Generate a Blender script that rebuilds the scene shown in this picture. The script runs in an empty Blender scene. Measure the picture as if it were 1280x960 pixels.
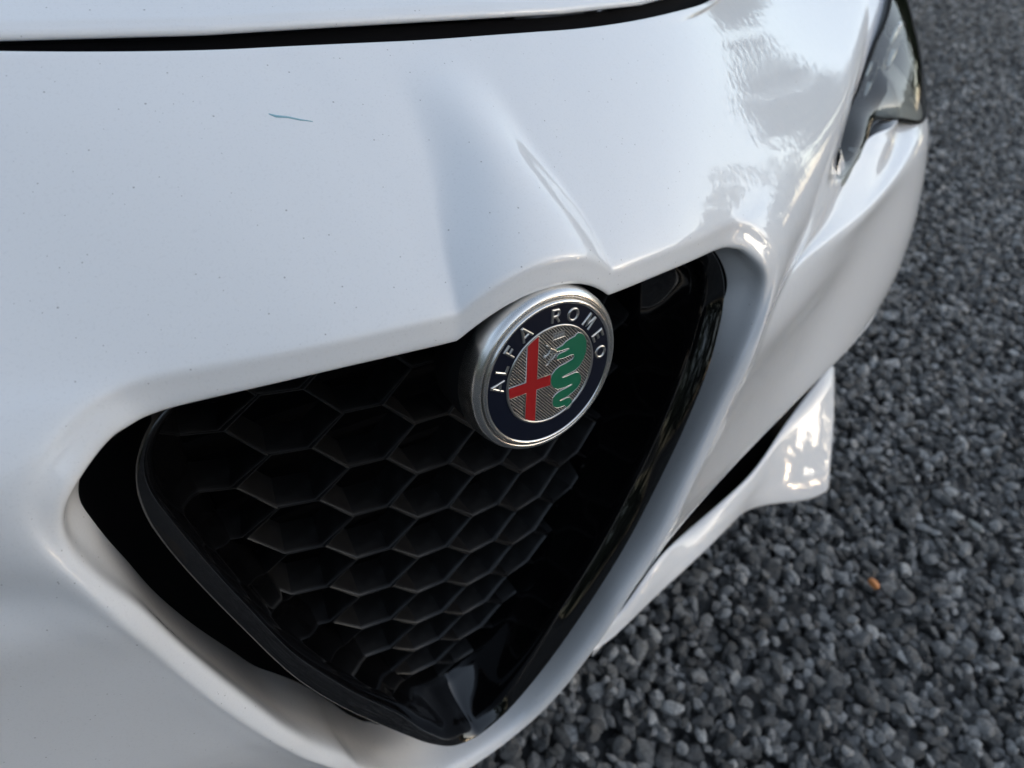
import bpy, bmesh, math, random
import numpy as np
from mathutils import Vector, Matrix

random.seed(7)
RNG = np.random.default_rng(7)
SC = bpy.context.scene
COL = SC.collection

# ------------------------------------------------------------------ camera
cam_d = bpy.data.cameras.new('camera')
cam = bpy.data.objects.new('camera', cam_d)
COL.objects.link(cam)
CAM_R = np.array([[0.8140744, -0.2876098, 0.5045428], [-0.5548616, -0.6417190, 0.5294575], [0.1714976, -0.7109693, -0.6819907]])
CAM_C = np.array([-0.1936882, -0.1784739, 0.8932968])
cam.matrix_world = Matrix((
    (CAM_R[0, 0], -CAM_R[0, 1], -CAM_R[0, 2], CAM_C[0]),
    (CAM_R[1, 0], -CAM_R[1, 1], -CAM_R[1, 2], CAM_C[1]),
    (CAM_R[2, 0], -CAM_R[2, 1], -CAM_R[2, 2], CAM_C[2]),
    (0, 0, 0, 1)))
cam_d.sensor_width = 36.0
cam_d.lens = 25.875
cam_d.clip_start = 0.01
cam_d.clip_end = 2000.0
cam_d.dof.use_dof = True
cam_d.dof.focus_distance = 0.345
cam_d.dof.aperture_fstop = 9.5
SC.camera = cam

# ------------------------------------------------------------------ sky and sun
SUN_ELEV, SUN_AZ = math.radians(12), math.radians(136)      # azimuth measured from +Y towards +X
world = bpy.data.worlds.new('World')
SC.world = world
world.use_nodes = True
wn = world.node_tree
for n in list(wn.nodes):
    wn.nodes.remove(n)
w_out = wn.nodes.new('ShaderNodeOutputWorld')
w_bg = wn.nodes.new('ShaderNodeBackground')
w_sky = wn.nodes.new('ShaderNodeTexSky')
w_sky.sky_type = 'NISHITA'
w_sky.sun_disc = False
w_sky.sun_elevation = SUN_ELEV
w_sky.sun_rotation = SUN_AZ
w_sky.air_density = 1.0
w_sky.dust_density = 1.5
w_sky.ozone_density = 1.0
w_bg.inputs['Strength'].default_value = 0.15
w_hs = wn.nodes.new('ShaderNodeHueSaturation')               # a thin even haze takes most of the blue out of the sky
w_hs.inputs['Saturation'].default_value = 0.66
wn.links.new(w_sky.outputs[0], w_hs.inputs['Color'])
wn.links.new(w_hs.outputs[0], w_bg.inputs['Color'])
wn.links.new(w_bg.outputs[0], w_out.inputs['Surface'])

sun_d = bpy.data.lights.new('sun', 'SUN')
sun_d.energy = 0.5
sun_d.angle = math.radians(12)
sun_d.color = (1.0, 0.93, 0.84)
sun = bpy.data.objects.new('sun', sun_d)
COL.objects.link(sun)
sd = Vector((math.sin(SUN_AZ) * math.cos(SUN_ELEV), math.cos(SUN_AZ) * math.cos(SUN_ELEV), math.sin(SUN_ELEV)))
sun.rotation_euler = (-sd).to_track_quat('-Z', 'Y').to_euler()
sun.location = (6, -3, 5)

SC.view_settings.view_transform = 'Standard'
SC.view_settings.look = 'None'
SC.view_settings.gamma = 1.0
SC.view_settings.use_curve_mapping = False
SC.view_settings.exposure = 1.58
SC.render.engine = 'CYCLES'

# ------------------------------------------------------------------ helpers
def link(o, parent=None):
    COL.objects.link(o)
    if parent is not None:
        o.parent = parent
    return o

def tag(o, label=None, cat=None, group=None, kind=None):
    if label: o['label'] = label
    if cat: o['category'] = cat
    if group: o['group'] = group
    if kind: o['kind'] = kind
    return o

def mesh_obj(name, verts, faces, mat=None, parent=None, smooth=True, sharp=None):
    me = bpy.data.meshes.new(name)
    me.from_pydata([tuple(map(float, v)) for v in verts], [], [tuple(int(i) for i in f) for f in faces])
    me.update()
    if smooth:
        me.polygons.foreach_set('use_smooth', [True] * len(me.polygons))
        if sharp is not None:
            me.set_sharp_from_angle(angle=math.radians(sharp))
    if mat is not None:
        me.materials.append(mat)
    o = bpy.data.objects.new(name, me)
    return link(o, parent)

def grid_faces(n, m, close_n=False, close_m=False, flip=False):
    F = []
    for i in range(n if close_n else n - 1):
        for j in range(m if close_m else m - 1):
            a = i * m + j; b = ((i + 1) % n) * m + j
            c = ((i + 1) % n) * m + (j + 1) % m; d = i * m + (j + 1) % m
            F.append((a, d, c, b) if flip else (a, b, c, d))
    return F

def catmull(P, sub, closed=False):
    """centripetal Catmull-Rom through the rows of P (k, ...) -> dense rows, `sub` per span."""
    P = np.asarray(P, float)
    k = len(P)
    def pt(i):
        if closed: return P[i % k]
        if i < 0: return 2 * P[0] - P[1]
        if i >= k: return 2 * P[-1] - P[-2]
        return P[i]
    out = []
    spans = k if closed else k - 1
    for i in range(spans):
        p0, p1, p2, p3 = pt(i - 1), pt(i), pt(i + 1), pt(i + 2)
        ax = -1
        d01 = np.sqrt(np.maximum(np.linalg.norm(p1 - p0, axis=ax, keepdims=True), 1e-7))
        d12 = np.sqrt(np.maximum(np.linalg.norm(p2 - p1, axis=ax, keepdims=True), 1e-7))
        d23 = np.sqrt(np.maximum(np.linalg.norm(p3 - p2, axis=ax, keepdims=True), 1e-7))
        m1 = (p2 - p1) + d12 * ((p1 - p0) / d01 - (p2 - p0) / (d01 + d12))
        m2 = (p2 - p1) + d12 * ((p3 - p2) / d23 - (p3 - p1) / (d12 + d23))
        for s in range(sub):
            t = s / sub
            h00 = 2 * t**3 - 3 * t**2 + 1; h10 = t**3 - 2 * t**2 + t
            h01 = -2 * t**3 + 3 * t**2; h11 = t**3 - t**2
            out.append(h00 * p1 + h10 * m1 + h01 * p2 + h11 * m2)
    if not closed:
        out.append(P[-1])
    return np.array(out)

def resample(pl, n):
    d = np.r_[0, np.cumsum(np.linalg.norm(np.diff(pl, axis=0), axis=1))]
    t = np.linspace(0, d[-1], n)
    return np.stack([np.interp(t, d, pl[:, c]) for c in range(pl.shape[1])], 1)

def box(name, lo, hi, mat, parent=None, bevel=0.0):
    bm = bmesh.new()
    bmesh.ops.create_cube(bm, size=1)
    for v in bm.verts:
        for c in range(3):
            v.co[c] = lo[c] + (v.co[c] + .5) * (hi[c] - lo[c])
    if bevel:
        bmesh.ops.bevel(bm, geom=bm.edges[:], offset=bevel, segments=3, affect='EDGES', profile=.5)
    me = bpy.data.meshes.new(name); bm.to_mesh(me); bm.free()
    me.polygons.foreach_set('use_smooth', [True] * len(me.polygons))
    me.set_sharp_from_angle(angle=math.radians(40))
    me.materials.append(mat)
    return link(bpy.data.objects.new(name, me), parent)

# ------------------------------------------------------------------ materials
def new_mat(name):
    m = bpy.data.materials.new(name); m.use_nodes = True
    nt = m.node_tree
    return m, nt, nt.nodes['Principled BSDF']

def simple(name, col, rough, metal=0.0, coat=0.0, coat_rough=.03, ior=1.5, spec=.5):
    m, nt, b = new_mat(name)
    b.inputs['Base Color'].default_value = (*col, 1)
    b.inputs['Roughness'].default_value = rough
    b.inputs['Metallic'].default_value = metal
    b.inputs['Coat Weight'].default_value = coat
    b.inputs['Coat Roughness'].default_value = coat_rough
    b.inputs['IOR'].default_value = ior
    b.inputs['Specular IOR Level'].default_value = spec
    return m

def node(nt, kind, **kw):
    n = nt.nodes.new(kind)
    for k, v in kw.items():
        if k.startswith('i_'):
            n.inputs[k[2:].replace('_', ' ')].default_value = v
        else:
            setattr(n, k, v)
    return n

def paint_material():
    m, nt, b = new_mat('white_paint')
    L = nt.links
    tc = node(nt, 'ShaderNodeTexCoord')
    # road-dust specks: sparse tiny dark spots of varying strength
    vor = node(nt, 'ShaderNodeTexVoronoi', feature='F1')
    vor.inputs['Scale'].default_value = 400
    L.new(tc.outputs['Object'], vor.inputs['Vector'])
    sz = node(nt, 'ShaderNodeMath', operation='MULTIPLY_ADD')       # speck radius varies per cell
    sepc = node(nt, 'ShaderNodeSeparateColor')
    L.new(vor.outputs['Color'], sepc.inputs[0])
    powr = node(nt, 'ShaderNodeMath', operation='POWER'); powr.inputs[1].default_value = 6
    L.new(sepc.outputs[0], powr.inputs[0])
    L.new(powr.outputs[0], sz.inputs[0]); sz.inputs[1].default_value = .21; sz.inputs[2].default_value = 0.0
    less = node(nt, 'ShaderNodeMath', operation='SUBTRACT')
    L.new(sz.outputs[0], less.inputs[0]); L.new(vor.outputs['Distance'], less.inputs[1])
    ramp = node(nt, 'ShaderNodeMapRange'); ramp.clamp = True
    ramp.inputs['From Min'].default_value = 0.0; ramp.inputs['From Max'].default_value = .06
    ramp.inputs['To Max'].default_value = .6
    L.new(less.outputs[0], ramp.inputs['Value'])
    # fine dust grain
    noi = node(nt, 'ShaderNodeTexNoise'); noi.inputs['Scale'].default_value = 900; noi.inputs['Detail'].default_value = 2
    L.new(tc.outputs['Object'], noi.inputs['Vector'])
    grain = node(nt, 'ShaderNodeMapRange'); grain.inputs['From Min'].default_value = .55; grain.inputs['From Max'].default_value = .8
    grain.inputs['To Max'].default_value = .10
    L.new(noi.outputs['Fac'], grain.inputs['Value'])
    smear = node(nt, 'ShaderNodeTexNoise'); smear.inputs['Scale'].default_value = 14; smear.inputs['Detail'].default_value = 6
    L.new(tc.outputs['Object'], smear.inputs['Vector'])
    add = node(nt, 'ShaderNodeMath', operation='MAXIMUM')
    L.new(ramp.outputs[0], add.inputs[0]); L.new(grain.outputs[0], add.inputs[1])
    mix = node(nt, 'ShaderNodeMix', data_type='RGBA')
    mix.inputs['A'].default_value = (.74, .745, .75, 1)
    mix.inputs['B'].default_value = (.20, .19, .18, 1)
    L.new(add.outputs[0], mix.inputs['Factor'])
    L.new(mix.outputs['Result'], b.inputs['Base Color'])
    b.inputs['Roughness'].default_value = .45
    b.inputs['Specular IOR Level'].default_value = .3
    b.inputs['Coat Weight'].default_value = 1.0
    b.inputs['Coat IOR'].default_value = 1.5
    cr = node(nt, 'ShaderNodeMapRange')
    cr.inputs['From Min'].default_value = .35; cr.inputs['From Max'].default_value = .7
    cr.inputs['To Min'].default_value = .015; cr.inputs['To Max'].default_value = .06
    L.new(smear.outputs['Fac'], cr.inputs['Value'])
    L.new(cr.outputs[0], b.inputs['Coat Roughness'])
    # faint orange peel in the clear coat
    op = node(nt, 'ShaderNodeTexNoise'); op.inputs['Scale'].default_value = 130; op.inputs['Detail'].default_value = 1
    L.new(tc.outputs['Object'], op.inputs['Vector'])
    bump = node(nt, 'ShaderNodeBump'); bump.inputs['Strength'].default_value = .012; bump.inputs['Distance'].default_value = .01
    L.new(op.outputs['Fac'], bump.inputs['Height'])
    L.new(bump.outputs[0], b.inputs['Coat Normal'])
    return m

M_paint = paint_material()
M_gloss = simple('gloss_black', (.003, .003, .0035), .06, coat=.5, coat_rough=.01, spec=.5)
M_gap = simple('gap_rubber', (.006, .006, .007), .7, spec=.2)
M_dark = simple('dark_interior', (.004, .004, .005), .85, spec=.1)

def plastic_material():
    m, nt, b = new_mat('grille_plastic')
    L = nt.links
    tc = node(nt, 'ShaderNodeTexCoord')
    noi = node(nt, 'ShaderNodeTexNoise'); noi.inputs['Scale'].default_value = 90; noi.inputs['Detail'].default_value = 5
    L.new(tc.outputs['Object'], noi.inputs['Vector'])
    mix = node(nt, 'ShaderNodeMix', data_type='RGBA')
    mix.inputs['A'].default_value = (.006, .006, .0065, 1); mix.inputs['B'].default_value = (.014, .0142, .0148, 1)
    mr = node(nt, 'ShaderNodeMapRange'); mr.inputs['From Min'].default_value = .45; mr.inputs['From Max'].default_value = .75
    L.new(noi.outputs['Fac'], mr.inputs['Value'])
    L.new(mr.outputs[0], mix.inputs['Factor'])
    L.new(mix.outputs['Result'], b.inputs['Base Color'])
    b.inputs['Roughness'].default_value = .42
    return m
M_plastic = plastic_material()
M_satin = simple('satin_chrome', (.70, .69, .67), .26, metal=1.0)
M_silver = simple('silver_relief', (.52, .52, .51), .28, metal=1.0)
M_navy = simple('navy_enamel', (.003, .005, .014), .30, coat=.15, coat_rough=.05, spec=.3)
M_red = simple('red_enamel', (.32, .003, .005), .40, coat=.15, coat_rough=.06)
M_green = simple('green_enamel', (.002, .125, .062), .40, coat=.15, coat_rough=.06)

# ------------------------------------------------------------------ ground
def ground_material():
    m, nt, b = new_mat('gravel_bed')
    L = nt.links
    tc = node(nt, 'ShaderNodeTexCoord')
    v = node(nt, 'ShaderNodeTexVoronoi'); v.inputs['Scale'].default_value = 42
    L.new(tc.outputs['Object'], v.inputs['Vector'])
    n2 = node(nt, 'ShaderNodeTexNoise'); n2.inputs['Scale'].default_value = 30
    L.new(tc.outputs['Object'], n2.inputs['Vector'])
    sep = node(nt, 'ShaderNodeSeparateColor'); L.new(v.outputs['Color'], sep.inputs[0])
    mix = node(nt, 'ShaderNodeMix', data_type='RGBA')
    mix.inputs['A'].default_value = (.035, .035, .035, 1); mix.inputs['B'].default_value = (.16, .158, .155, 1)
    L.new(sep.outputs[0], mix.inputs['Factor'])
    L.new(mix.outputs['Result'], b.inputs['Base Color'])
    b.inputs['Roughness'].default_value = .9
    b.inputs['Specular IOR Level'].default_value = .1
    bump = node(nt, 'ShaderNodeBump'); bump.inputs['Strength'].default_value = 1.0; bump.inputs['Distance'].default_value = .012
    bump.invert = True
    L.new(v.outputs['Distance'], bump.inputs['Height'])
    L.new(bump.outputs[0], b.inputs['Normal'])
    return m

def stone_material():
    m, nt, b = new_mat('basalt_chips')
    L = nt.links
    oi = node(nt, 'ShaderNodeObjectInfo')
    at = node(nt, 'ShaderNodeAttribute', attribute_name='tone', attribute_type='INSTANCER')
    tc = node(nt, 'ShaderNodeTexCoord')
    n1 = node(nt, 'ShaderNodeTexNoise'); n1.inputs['Scale'].default_value = 3.0; n1.inputs['Detail'].default_value = 6
    L.new(tc.outputs['Object'], n1.inputs['Vector'])
    ramp = node(nt, 'ShaderNodeValToRGB')
    e = ramp.color_ramp.elements
    e[0].position = 0; e[0].color = (.058, .058, .057, 1)
    e[1].position = 1; e[1].color = (.50, .49, .47, 1)
    x = e.new(.55); x.color = (.155, .154, .150, 1)
    x = e.new(.85); x.color = (.31, .306, .298, 1)
    L.new(at.outputs['Fac'], ramp.inputs['Fac'])
    mix = node(nt, 'ShaderNodeMix', data_type='RGBA', blend_type='MULTIPLY')
    mix.inputs['Factor'].default_value = 1.0
    gr = node(nt, 'ShaderNodeMapRange'); gr.inputs['From Min'].default_value = .3; gr.inputs['From Max'].default_value = .7
    gr.inputs['To Min'].default_value = .6; gr.inputs['To Max'].default_value = 1.4
    L.new(n1.outputs['Fac'], gr.inputs['Value'])
    L.new(ramp.outputs['Color'], mix.inputs['A']); L.new(gr.outputs[0], mix.inputs['B'])
    L.new(mix.outputs['Result'], b.inputs['Base Color'])
    b.inputs['Roughness'].default_value = .48
    b.inputs['Specular IOR Level'].default_value = .5
    n3 = node(nt, 'ShaderNodeTexNoise'); n3.inputs['Scale'].default_value = 9; n3.inputs['Detail'].default_value = 4
    L.new(tc.outputs['Object'], n3.inputs['Vector'])
    bump = node(nt, 'ShaderNodeBump'); bump.inputs['Strength'].default_value = .5; bump.inputs['Distance'].default_value = .12
    L.new(n3.outputs['Fac'], bump.inputs['Height'])
    L.new(bump.outputs[0], b.inputs['Normal'])
    return m

M_ground = ground_material()
M_stone = stone_material()
gs = 400.0
ground = mesh_obj('ground', [(-gs, -gs, -.024), (gs, -gs, -.024), (gs, gs, -.024), (-gs, gs, -.024)], [(0, 1, 2, 3)], M_ground, smooth=False)
tag(ground, 'bed of dark grey gravel under and around the car', 'ground', kind='structure')

def gravel():
    nx, ny = 60, 54
    bed = [(-3.6 + 11.8 * i / (nx - 1), -4.2 + 10.6 * j / (ny - 1), -.012) for i in range(nx) for j in range(ny)]
    o = mesh_obj('gravel', bed, grid_faces(nx, ny), M_stone, smooth=False)
    tag(o, 'loose dark grey basalt gravel spread around the car', 'gravel', kind='stuff')
    ng = bpy.data.node_groups.new('gravel_scatter', 'GeometryNodeTree')
    ng.interface.new_socket('Geometry', in_out='INPUT', socket_type='NodeSocketGeometry')
    ng.interface.new_socket('Geometry', in_out='OUTPUT', socket_type='NodeSocketGeometry')
    N = ng.nodes; L = ng.links
    gi = N.new('NodeGroupInput'); go = N.new('NodeGroupOutput')
    g2i = N.new('GeometryNodeGeometryToInstance')
    for k in range(12):
        ico = N.new('GeometryNodeMeshIcoSphere'); ico.inputs['Radius'].default_value = 1.0; ico.inputs['Subdivisions'].default_value = 4
        ico.inputs['Subdivisions'].default_value = 2
        sp = N.new('GeometryNodeSetPosition')
        pos = N.new('GeometryNodeInputPosition')
        rv = N.new('FunctionNodeRandomValue'); rv.data_type = 'FLOAT'; rv.inputs['Seed'].default_value = 100 + k
        for q in rv.inputs:
            if q.enabled and q.name == 'Min': q.default_value = .42
            if q.enabled and q.name == 'Max': q.default_value = 1.18
        sc = N.new('ShaderNodeVectorMath'); sc.operation = 'SCALE'
        L.new(pos.outputs[0], sc.inputs[0]); L.new([q for q in rv.outputs if q.enabled][0], sc.inputs['Scale'])
        st = N.new('ShaderNodeVectorMath'); st.operation = 'MULTIPLY'
        st.inputs[1].default_value = (1.18 + .25 * math.sin(k * 2.1), .88 + .15 * math.cos(k * 1.7), .66 + .16 * math.sin(k * 3.3))
        L.new(sc.outputs[0], st.inputs[0])
        L.new(ico.outputs['Mesh'], sp.inputs['Geometry']); L.new(st.outputs[0], sp.inputs['Position'])
        hull = N.new('GeometryNodeConvexHull'); L.new(sp.outputs[0], hull.inputs[0])
        sub = N.new('GeometryNodeSubdivisionSurface'); sub.inputs['Level'].default_value = 2 if k % 3 == 0 else 0
        sub.inputs['Edge Crease'].default_value = .9 if k % 3 else .7
        L.new(hull.outputs[0], sub.inputs['Mesh'])
        sm = N.new('GeometryNodeSetShadeSmooth'); sm.inputs['Shade Smooth'].default_value = k % 3 == 0
        L.new(sub.outputs[0], sm.inputs['Geometry'])
        mt = N.new('GeometryNodeSetMaterial'); mt.inputs['Material'].default_value = M_stone
        L.new(sm.outputs[0], mt.inputs['Geometry'])
        L.new(mt.outputs[0], g2i.inputs[0])
    d = N.new('GeometryNodeDistributePointsOnFaces'); d.distribute_method = 'RANDOM'
    d.inputs['Density'].default_value = 8500; d.inputs['Seed'].default_value = 3
    gp = N.new('GeometryNodeInputPosition'); ds = N.new('ShaderNodeVectorMath'); ds.operation = 'DISTANCE'
    ds.inputs[1].default_value = (1.1, .2, 0)
    L.new(gp.outputs[0], ds.inputs[0])
    dm = N.new('ShaderNodeMapRange'); dm.inputs['From Min'].default_value = 1.4; dm.inputs['From Max'].default_value = 3.2
    dm.inputs['To Min'].default_value = 8800; dm.inputs['To Max'].default_value = 3600
    L.new(ds.outputs['Value'], dm.inputs['Value']); L.new(dm.outputs[0], d.inputs['Density'])
    L.new(gi.outputs[0], d.inputs['Mesh'])
    jit = N.new('FunctionNodeRandomValue'); jit.data_type = 'FLOAT_VECTOR'
    jit.inputs[0].default_value = (0, 0, -.008); jit.inputs[1].default_value = (0, 0, .012)
    spp = N.new('GeometryNodeSetPosition')
    L.new(d.outputs['Points'], spp.inputs['Geometry']); L.new(jit.outputs[0], spp.inputs['Offset'])
    tone = N.new('FunctionNodeRandomValue'); tone.data_type = 'FLOAT'; tone.inputs['Seed'].default_value = 9
    st = N.new('GeometryNodeStoreNamedAttribute'); st.data_type = 'FLOAT'; st.domain = 'POINT'
    st.inputs['Name'].default_value = 'tone'
    L.new(spp.outputs[0], st.inputs['Geometry'])
    L.new([s for s in tone.outputs if s.enabled][0], st.inputs['Value'])
    inst = N.new('GeometryNodeInstanceOnPoints'); inst.inputs['Pick Instance'].default_value = True
    rr = N.new('FunctionNodeRandomValue'); rr.data_type = 'FLOAT_VECTOR'; rr.inputs['Seed'].default_value = 21
    rr.inputs[0].default_value = (-.7, -.7, 0); rr.inputs[1].default_value = (.7, .7, 6.28)
    rs = N.new('FunctionNodeRandomValue'); rs.data_type = 'FLOAT'; rs.inputs['Seed'].default_value = 33
    for s in rs.inputs:
        if s.enabled and s.name == 'Min': s.default_value = 0.0
        if s.enabled and s.name == 'Max': s.default_value = 1.0
    pw = N.new('ShaderNodeMath'); pw.operation = 'POWER'; pw.inputs[1].default_value = 2.2
    L.new([s for s in rs.outputs if s.enabled][0], pw.inputs[0])
    ma = N.new('ShaderNodeMath'); ma.operation = 'MULTIPLY_ADD'; ma.inputs[1].default_value = .0074; ma.inputs[2].default_value = .0064
    L.new(pw.outputs[0], ma.inputs[0])
    L.new(st.outputs[0], inst.inputs['Points']); L.new(g2i.outputs[0], inst.inputs['Instance'])
    e2r = N.new('FunctionNodeEulerToRotation'); L.new(rr.outputs[0], e2r.inputs[0])
    L.new(e2r.outputs[0], inst.inputs['Rotation']); L.new(ma.outputs[0], inst.inputs['Scale'])
    L.new(inst.outputs[0], go.inputs[0])
    md = o.modifiers.new('gravel_scatter', 'NODES'); md.node_group = ng
    return o
gravel()

# ------------------------------------------------------------------ the car
car = bpy.data.objects.new('car', None)
link(car)
tag(car, 'white car nose with black honeycomb shield grille and round badge, parked on gravel', 'car')

# --- front bumper: a ring of profiles round the shield opening, right half, mirrored to the left
def hump(p):
    x, y, z = p
    if z < .66 or y > .15: return p
    h = np.interp(y, [0, .010, .019, .04, .06, .08, .10, .118, .135], [.0185, .0185, .0180, .0158, .0128, .0090, .0052, .0018, 0])
    w = np.interp(y, [0, .02, .04, .06, .08, .10, .135], [.045, .0445, .0405, .0355, .031, .028, .026])
    soft = np.clip((y - .018) / .065, 0, 1); soft = .22 + .78 * soft * soft * (3 - 2 * soft)
    u = abs(x) / w
    if u >= 1: return p
    b = (1 - soft) * (1 - u**2.6) + soft * (1 - u * u)**2
    return np.array([x, y, z + h * b])

def gap_line(x):
    ax = abs(x)
    return np.array([x,
        np.interp(ax, [0, .05, .1, .176, .25, .29, .35, .45, .52], [.1400, .1410, .1465, .1630, .1930, .2120, .2450, .3100, .372]),
        np.interp(ax, [0, .05, .1, .176, .25, .29, .35, .45, .52], [.7652, .7648, .7625, .7585, .7535, .7505, .7460, .7420, .742]) + .0115 * np.clip(x, -.25, .25)])

def top_station(E, Cr, gx):
    O = gap_line(gx) - np.array([0, .0005, .0040])
    E = np.array(E); Cr = np.array(Cr)
    D0 = E + [0, .028, .010]; D = E + [0, .0035, .0004]
    def on(t, bulge):
        return Cr + (O - Cr) * t + np.array([0, -.35, 1.0]) * bulge
    G = on(.10, .0020)
    return [D0, D, E, Cr + (E - Cr) * .26, Cr, Cr + (G - Cr) * .22, G, on(.38, .0042), on(.70, .0035), O]

ST = [top_station((x, .016 + 1.0 * x * x, ez), (x, .0190 + 1.02 * x * x, cz), gx) for x, ez, cz, gx in [
    (0, .681, .6960, 0), (.02, .681, .6960, .035), (.032, .681, .6958, .055), (.043, .681, .6955, .072),
    (.06, .6805, .6950, .10), (.10, .6775, .6915, .15), (.14, .671, .6855, .21)]]
ST.append(top_station((.166, .0435, .6650), (.171, .0485, .6815), .29))
def side(E, Cr, rest, soft=1.0):
    E = np.array(E); Cr = np.array(Cr); G = np.array(rest[0])
    return [None, None, E, Cr + (E - Cr) * (.26 + .2 * soft), Cr, Cr + (G - Cr) * (.22 + .25 * soft)] + [np.array(r) for r in rest]
SIDE = [
    side((.174, .0420, .6640), (.181, .0480, .6795), [(.200, .0580, .6800), (.265, .1100, .6965), (.370, .220, .7240), (.50, .352, .742)], .1),
    side((.178, .0412, .6635), (.186, .0475, .6780), [(.205, .0560, .6780), (.285, .1060, .6865), (.45, .230, .7090), (.66, .385, .742)], .2),
    side((.182, .0405, .6630), (.190, .0470, .6765), [(.209, .0540, .6760), (.300, .0940, .6735), (.50, .200, .6830), (.76, .360, .733)], .3),
    side((.192, .0365, .6565), (.204, .0425, .6685), [(.223, .0490, .6682), (.288, .0735, .6605), (.38, .118, .6565), (.49, .178, .649)], .6),
    side((.2005, .031, .651), (.2145, .0370, .6585), [(.232, .0425, .6575), (.288, .0635, .648), (.35, .0905, .6365), (.415, .122, .6235)], .9),
    side((.207, .0295, .642), (.219, .0320, .6465), [(.236, .0375, .645), (.300, .0645, .629), (.375, .0985, .6175), (.46, .134, .6255)]),
    side((.2085, .027, .628), (.217, .026, .634), [(.234, .0325, .631), (.325, .0735, .6095), (.42, .1115, .6155), (.51, .159, .637)]),
    side((.202, .020, .608), (.209, .017, .614), [(.226, .0255, .610), (.275, .0485, .6065), (.45, .1035, .6055), (.61, .180, .634)]),
    side((.192, .012, .586), (.199, .008, .587), [(.211, .0125, .587), (.227, .0185, .585), (.44, .0880, .572), (.65, .159, .603), (.77, .245, .615), (.885, .45, .625)]),
    side((.182, .005, .555), (.189, .002, .556), [(.199, .0055, .557), (.211, .0095, .557), (.42, .074, .533), (.66, .133, .537), (.79, .225, .545), (.90, .45, .550)]),
    side((.168, -.004, .517), (.176, -.007, .518), [(.185, -.0040, .519), (.196, -.0003, .519), (.38, .051, .495), (.66, .117, .483), (.80, .215, .480), (.905, .44, .485)]),
    side((.149, -.016, .470), (.156, -.019, .471), [(.164, -.0165, .471), (.174, -.0135, .470), (.32, .023, .460), (.63, .101, .449), (.78, .190, .440), (.895, .42, .440)]),
    side((.1445, -.0185, .460), (.1515, -.0215, .461), [(.159, -.019, .461), (.168, -.0160, .4600), (.30, .016, .450), (.62, .0965, .443), (.77, .180, .435)]),
    side((.139, -.0205, .448), (.146, -.024, .449), [(.153, -.0215, .449), (.162, -.0185, .4480), (.26, .006, .445), (.41, .0415, .448), (.56, .080, .449)]),
    side((.131, -.023, .430), (.138, -.027, .431), [(.1445, -.0245, .431), (.153, -.0215, .431), (.24, .0015, .436), (.40, .0400, .437)]),
    side((.114, -.028, .399), (.121, -.032, .400), [(.1265, -.0295, .400), (.133, -.0270, .402), (.18, -.0120, .415), (.27, .0140, .432)]),
    side((.109, -.030, .385), (.1155, -.034, .385), [(.1195, -.0300, .386), (.1245, -.0285, .389), (.155, -.0195, .407), (.20, -.0045, .432)]),
    side((.104, -.032, .370), (.110, -.036, .370), [(.1135, -.0325, .370), (.117, -.0310, .372), (.128, -.0280, .385), (.150, -.0230, .412)]),
    side((.090, -.034, .338), (.096, -.038, .337), [(.0995, -.036, .335), (.103, -.033, .334), (.108, -.027, .333), (.114, -.018, .333)]),
    side((.068, -.036, .290), (.074, -.040, .288), [(.078, -.038, .285), (.083, -.034, .282), (.089, -.026, .279), (.096, -.014, .277)]),
    side((.043, -.036, .262), (.047, -.040, .257), [(.050, -.038, .252), (.054, -.034, .248), (.058, -.026, .243), (.063, -.014, .238)]),
    side((0, -.036, .254), (0, -.041, .247), [(0, -.039, .241), (0, -.035, .236), (0, -.026, .230), (0, -.014, .224)]),
]
# trim (gloss frame) outer edge, right half from the top corner down to the tip
TRIM = np.array([(0, .036, .700), (.06, .040, .696), (.11, .046, .687), (.150, .048, .670), (.1705, .0445, .653), (.1785, .039, .637), (.1795, .033, .621), (.176, .0265, .605),
                 (.170, .019, .587), (.155, .007, .545), (.134, -.005, .488), (.112, -.015, .445), (.074, -.026, .379), (.046, -.0305, .330), (.022, -.032, .297), (0, -.032, .284)])
WALL_END = [(.172, .066, .656), (.176, .064, .654), (.180, .062, .652), (.190, .058, .643), (.197, .053, .632), (.200, .050, .624), (.1985, .047, .6165), (.195, .046, .597), (.1905, .0465, .575), (.1835, .046, .542), (.171, .043, .503),
            (.153, .040, .456), (.149, .038, .447), (.1435, .036, .436), (.130, .032, .416), (.1145, .0275, .3885), (.1075, .0245, .374), (.0995, .0215, .357), (.083, .016, .322), (.058, .012, .286), (.034, .010, .266), (0, .010, .258)]
assert len(WALL_END) == len(SIDE)
for s, w in zip(SIDE, WALL_END):
    s[0] = np.array(w)
    out = s[2] - np.array([0, 0, .52]); out[1] = 0; out /= max(np.linalg.norm(out), 1e-6)
    s[1] = s[2] * .55 + s[0] * .45 + out * .0015
HALF = ST + SIDE
N1, N2, N3 = 30, 24, 44
def dense_profile(s):
    c = catmull(np.array(s), 24)
    k3, k5 = 4 * 24, 7 * 24
    a = resample(c[:k3 + 1], N1)
    # finer sampling near the rim
    b = resample(c[k3:k5 + 1], N2)[1:]
    d = c[k5:]
    q = np.linspace(0, 1, N3)**1.25
    L = np.r_[0, np.cumsum(np.linalg.norm(np.diff(d, axis=0), axis=1))]
    d = np.stack([np.interp(q * L[-1], L, d[:, i]) for i in range(3)], 1)[1:]
    return np.vstack([a, b, d])
prof = [dense_profile(s) for s in HALF]
left = [p * np.array([-1, 1, 1]) for p in prof[1:-1]][::-1]
ring = np.array(prof + left)                      # stations x samples x 3
SUBS = 8
ns = len(ring)
rows = np.concatenate([catmull(ring[:, j], SUBS, closed=True)[:, None] for j in range(ring.shape[1])], 1)
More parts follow.
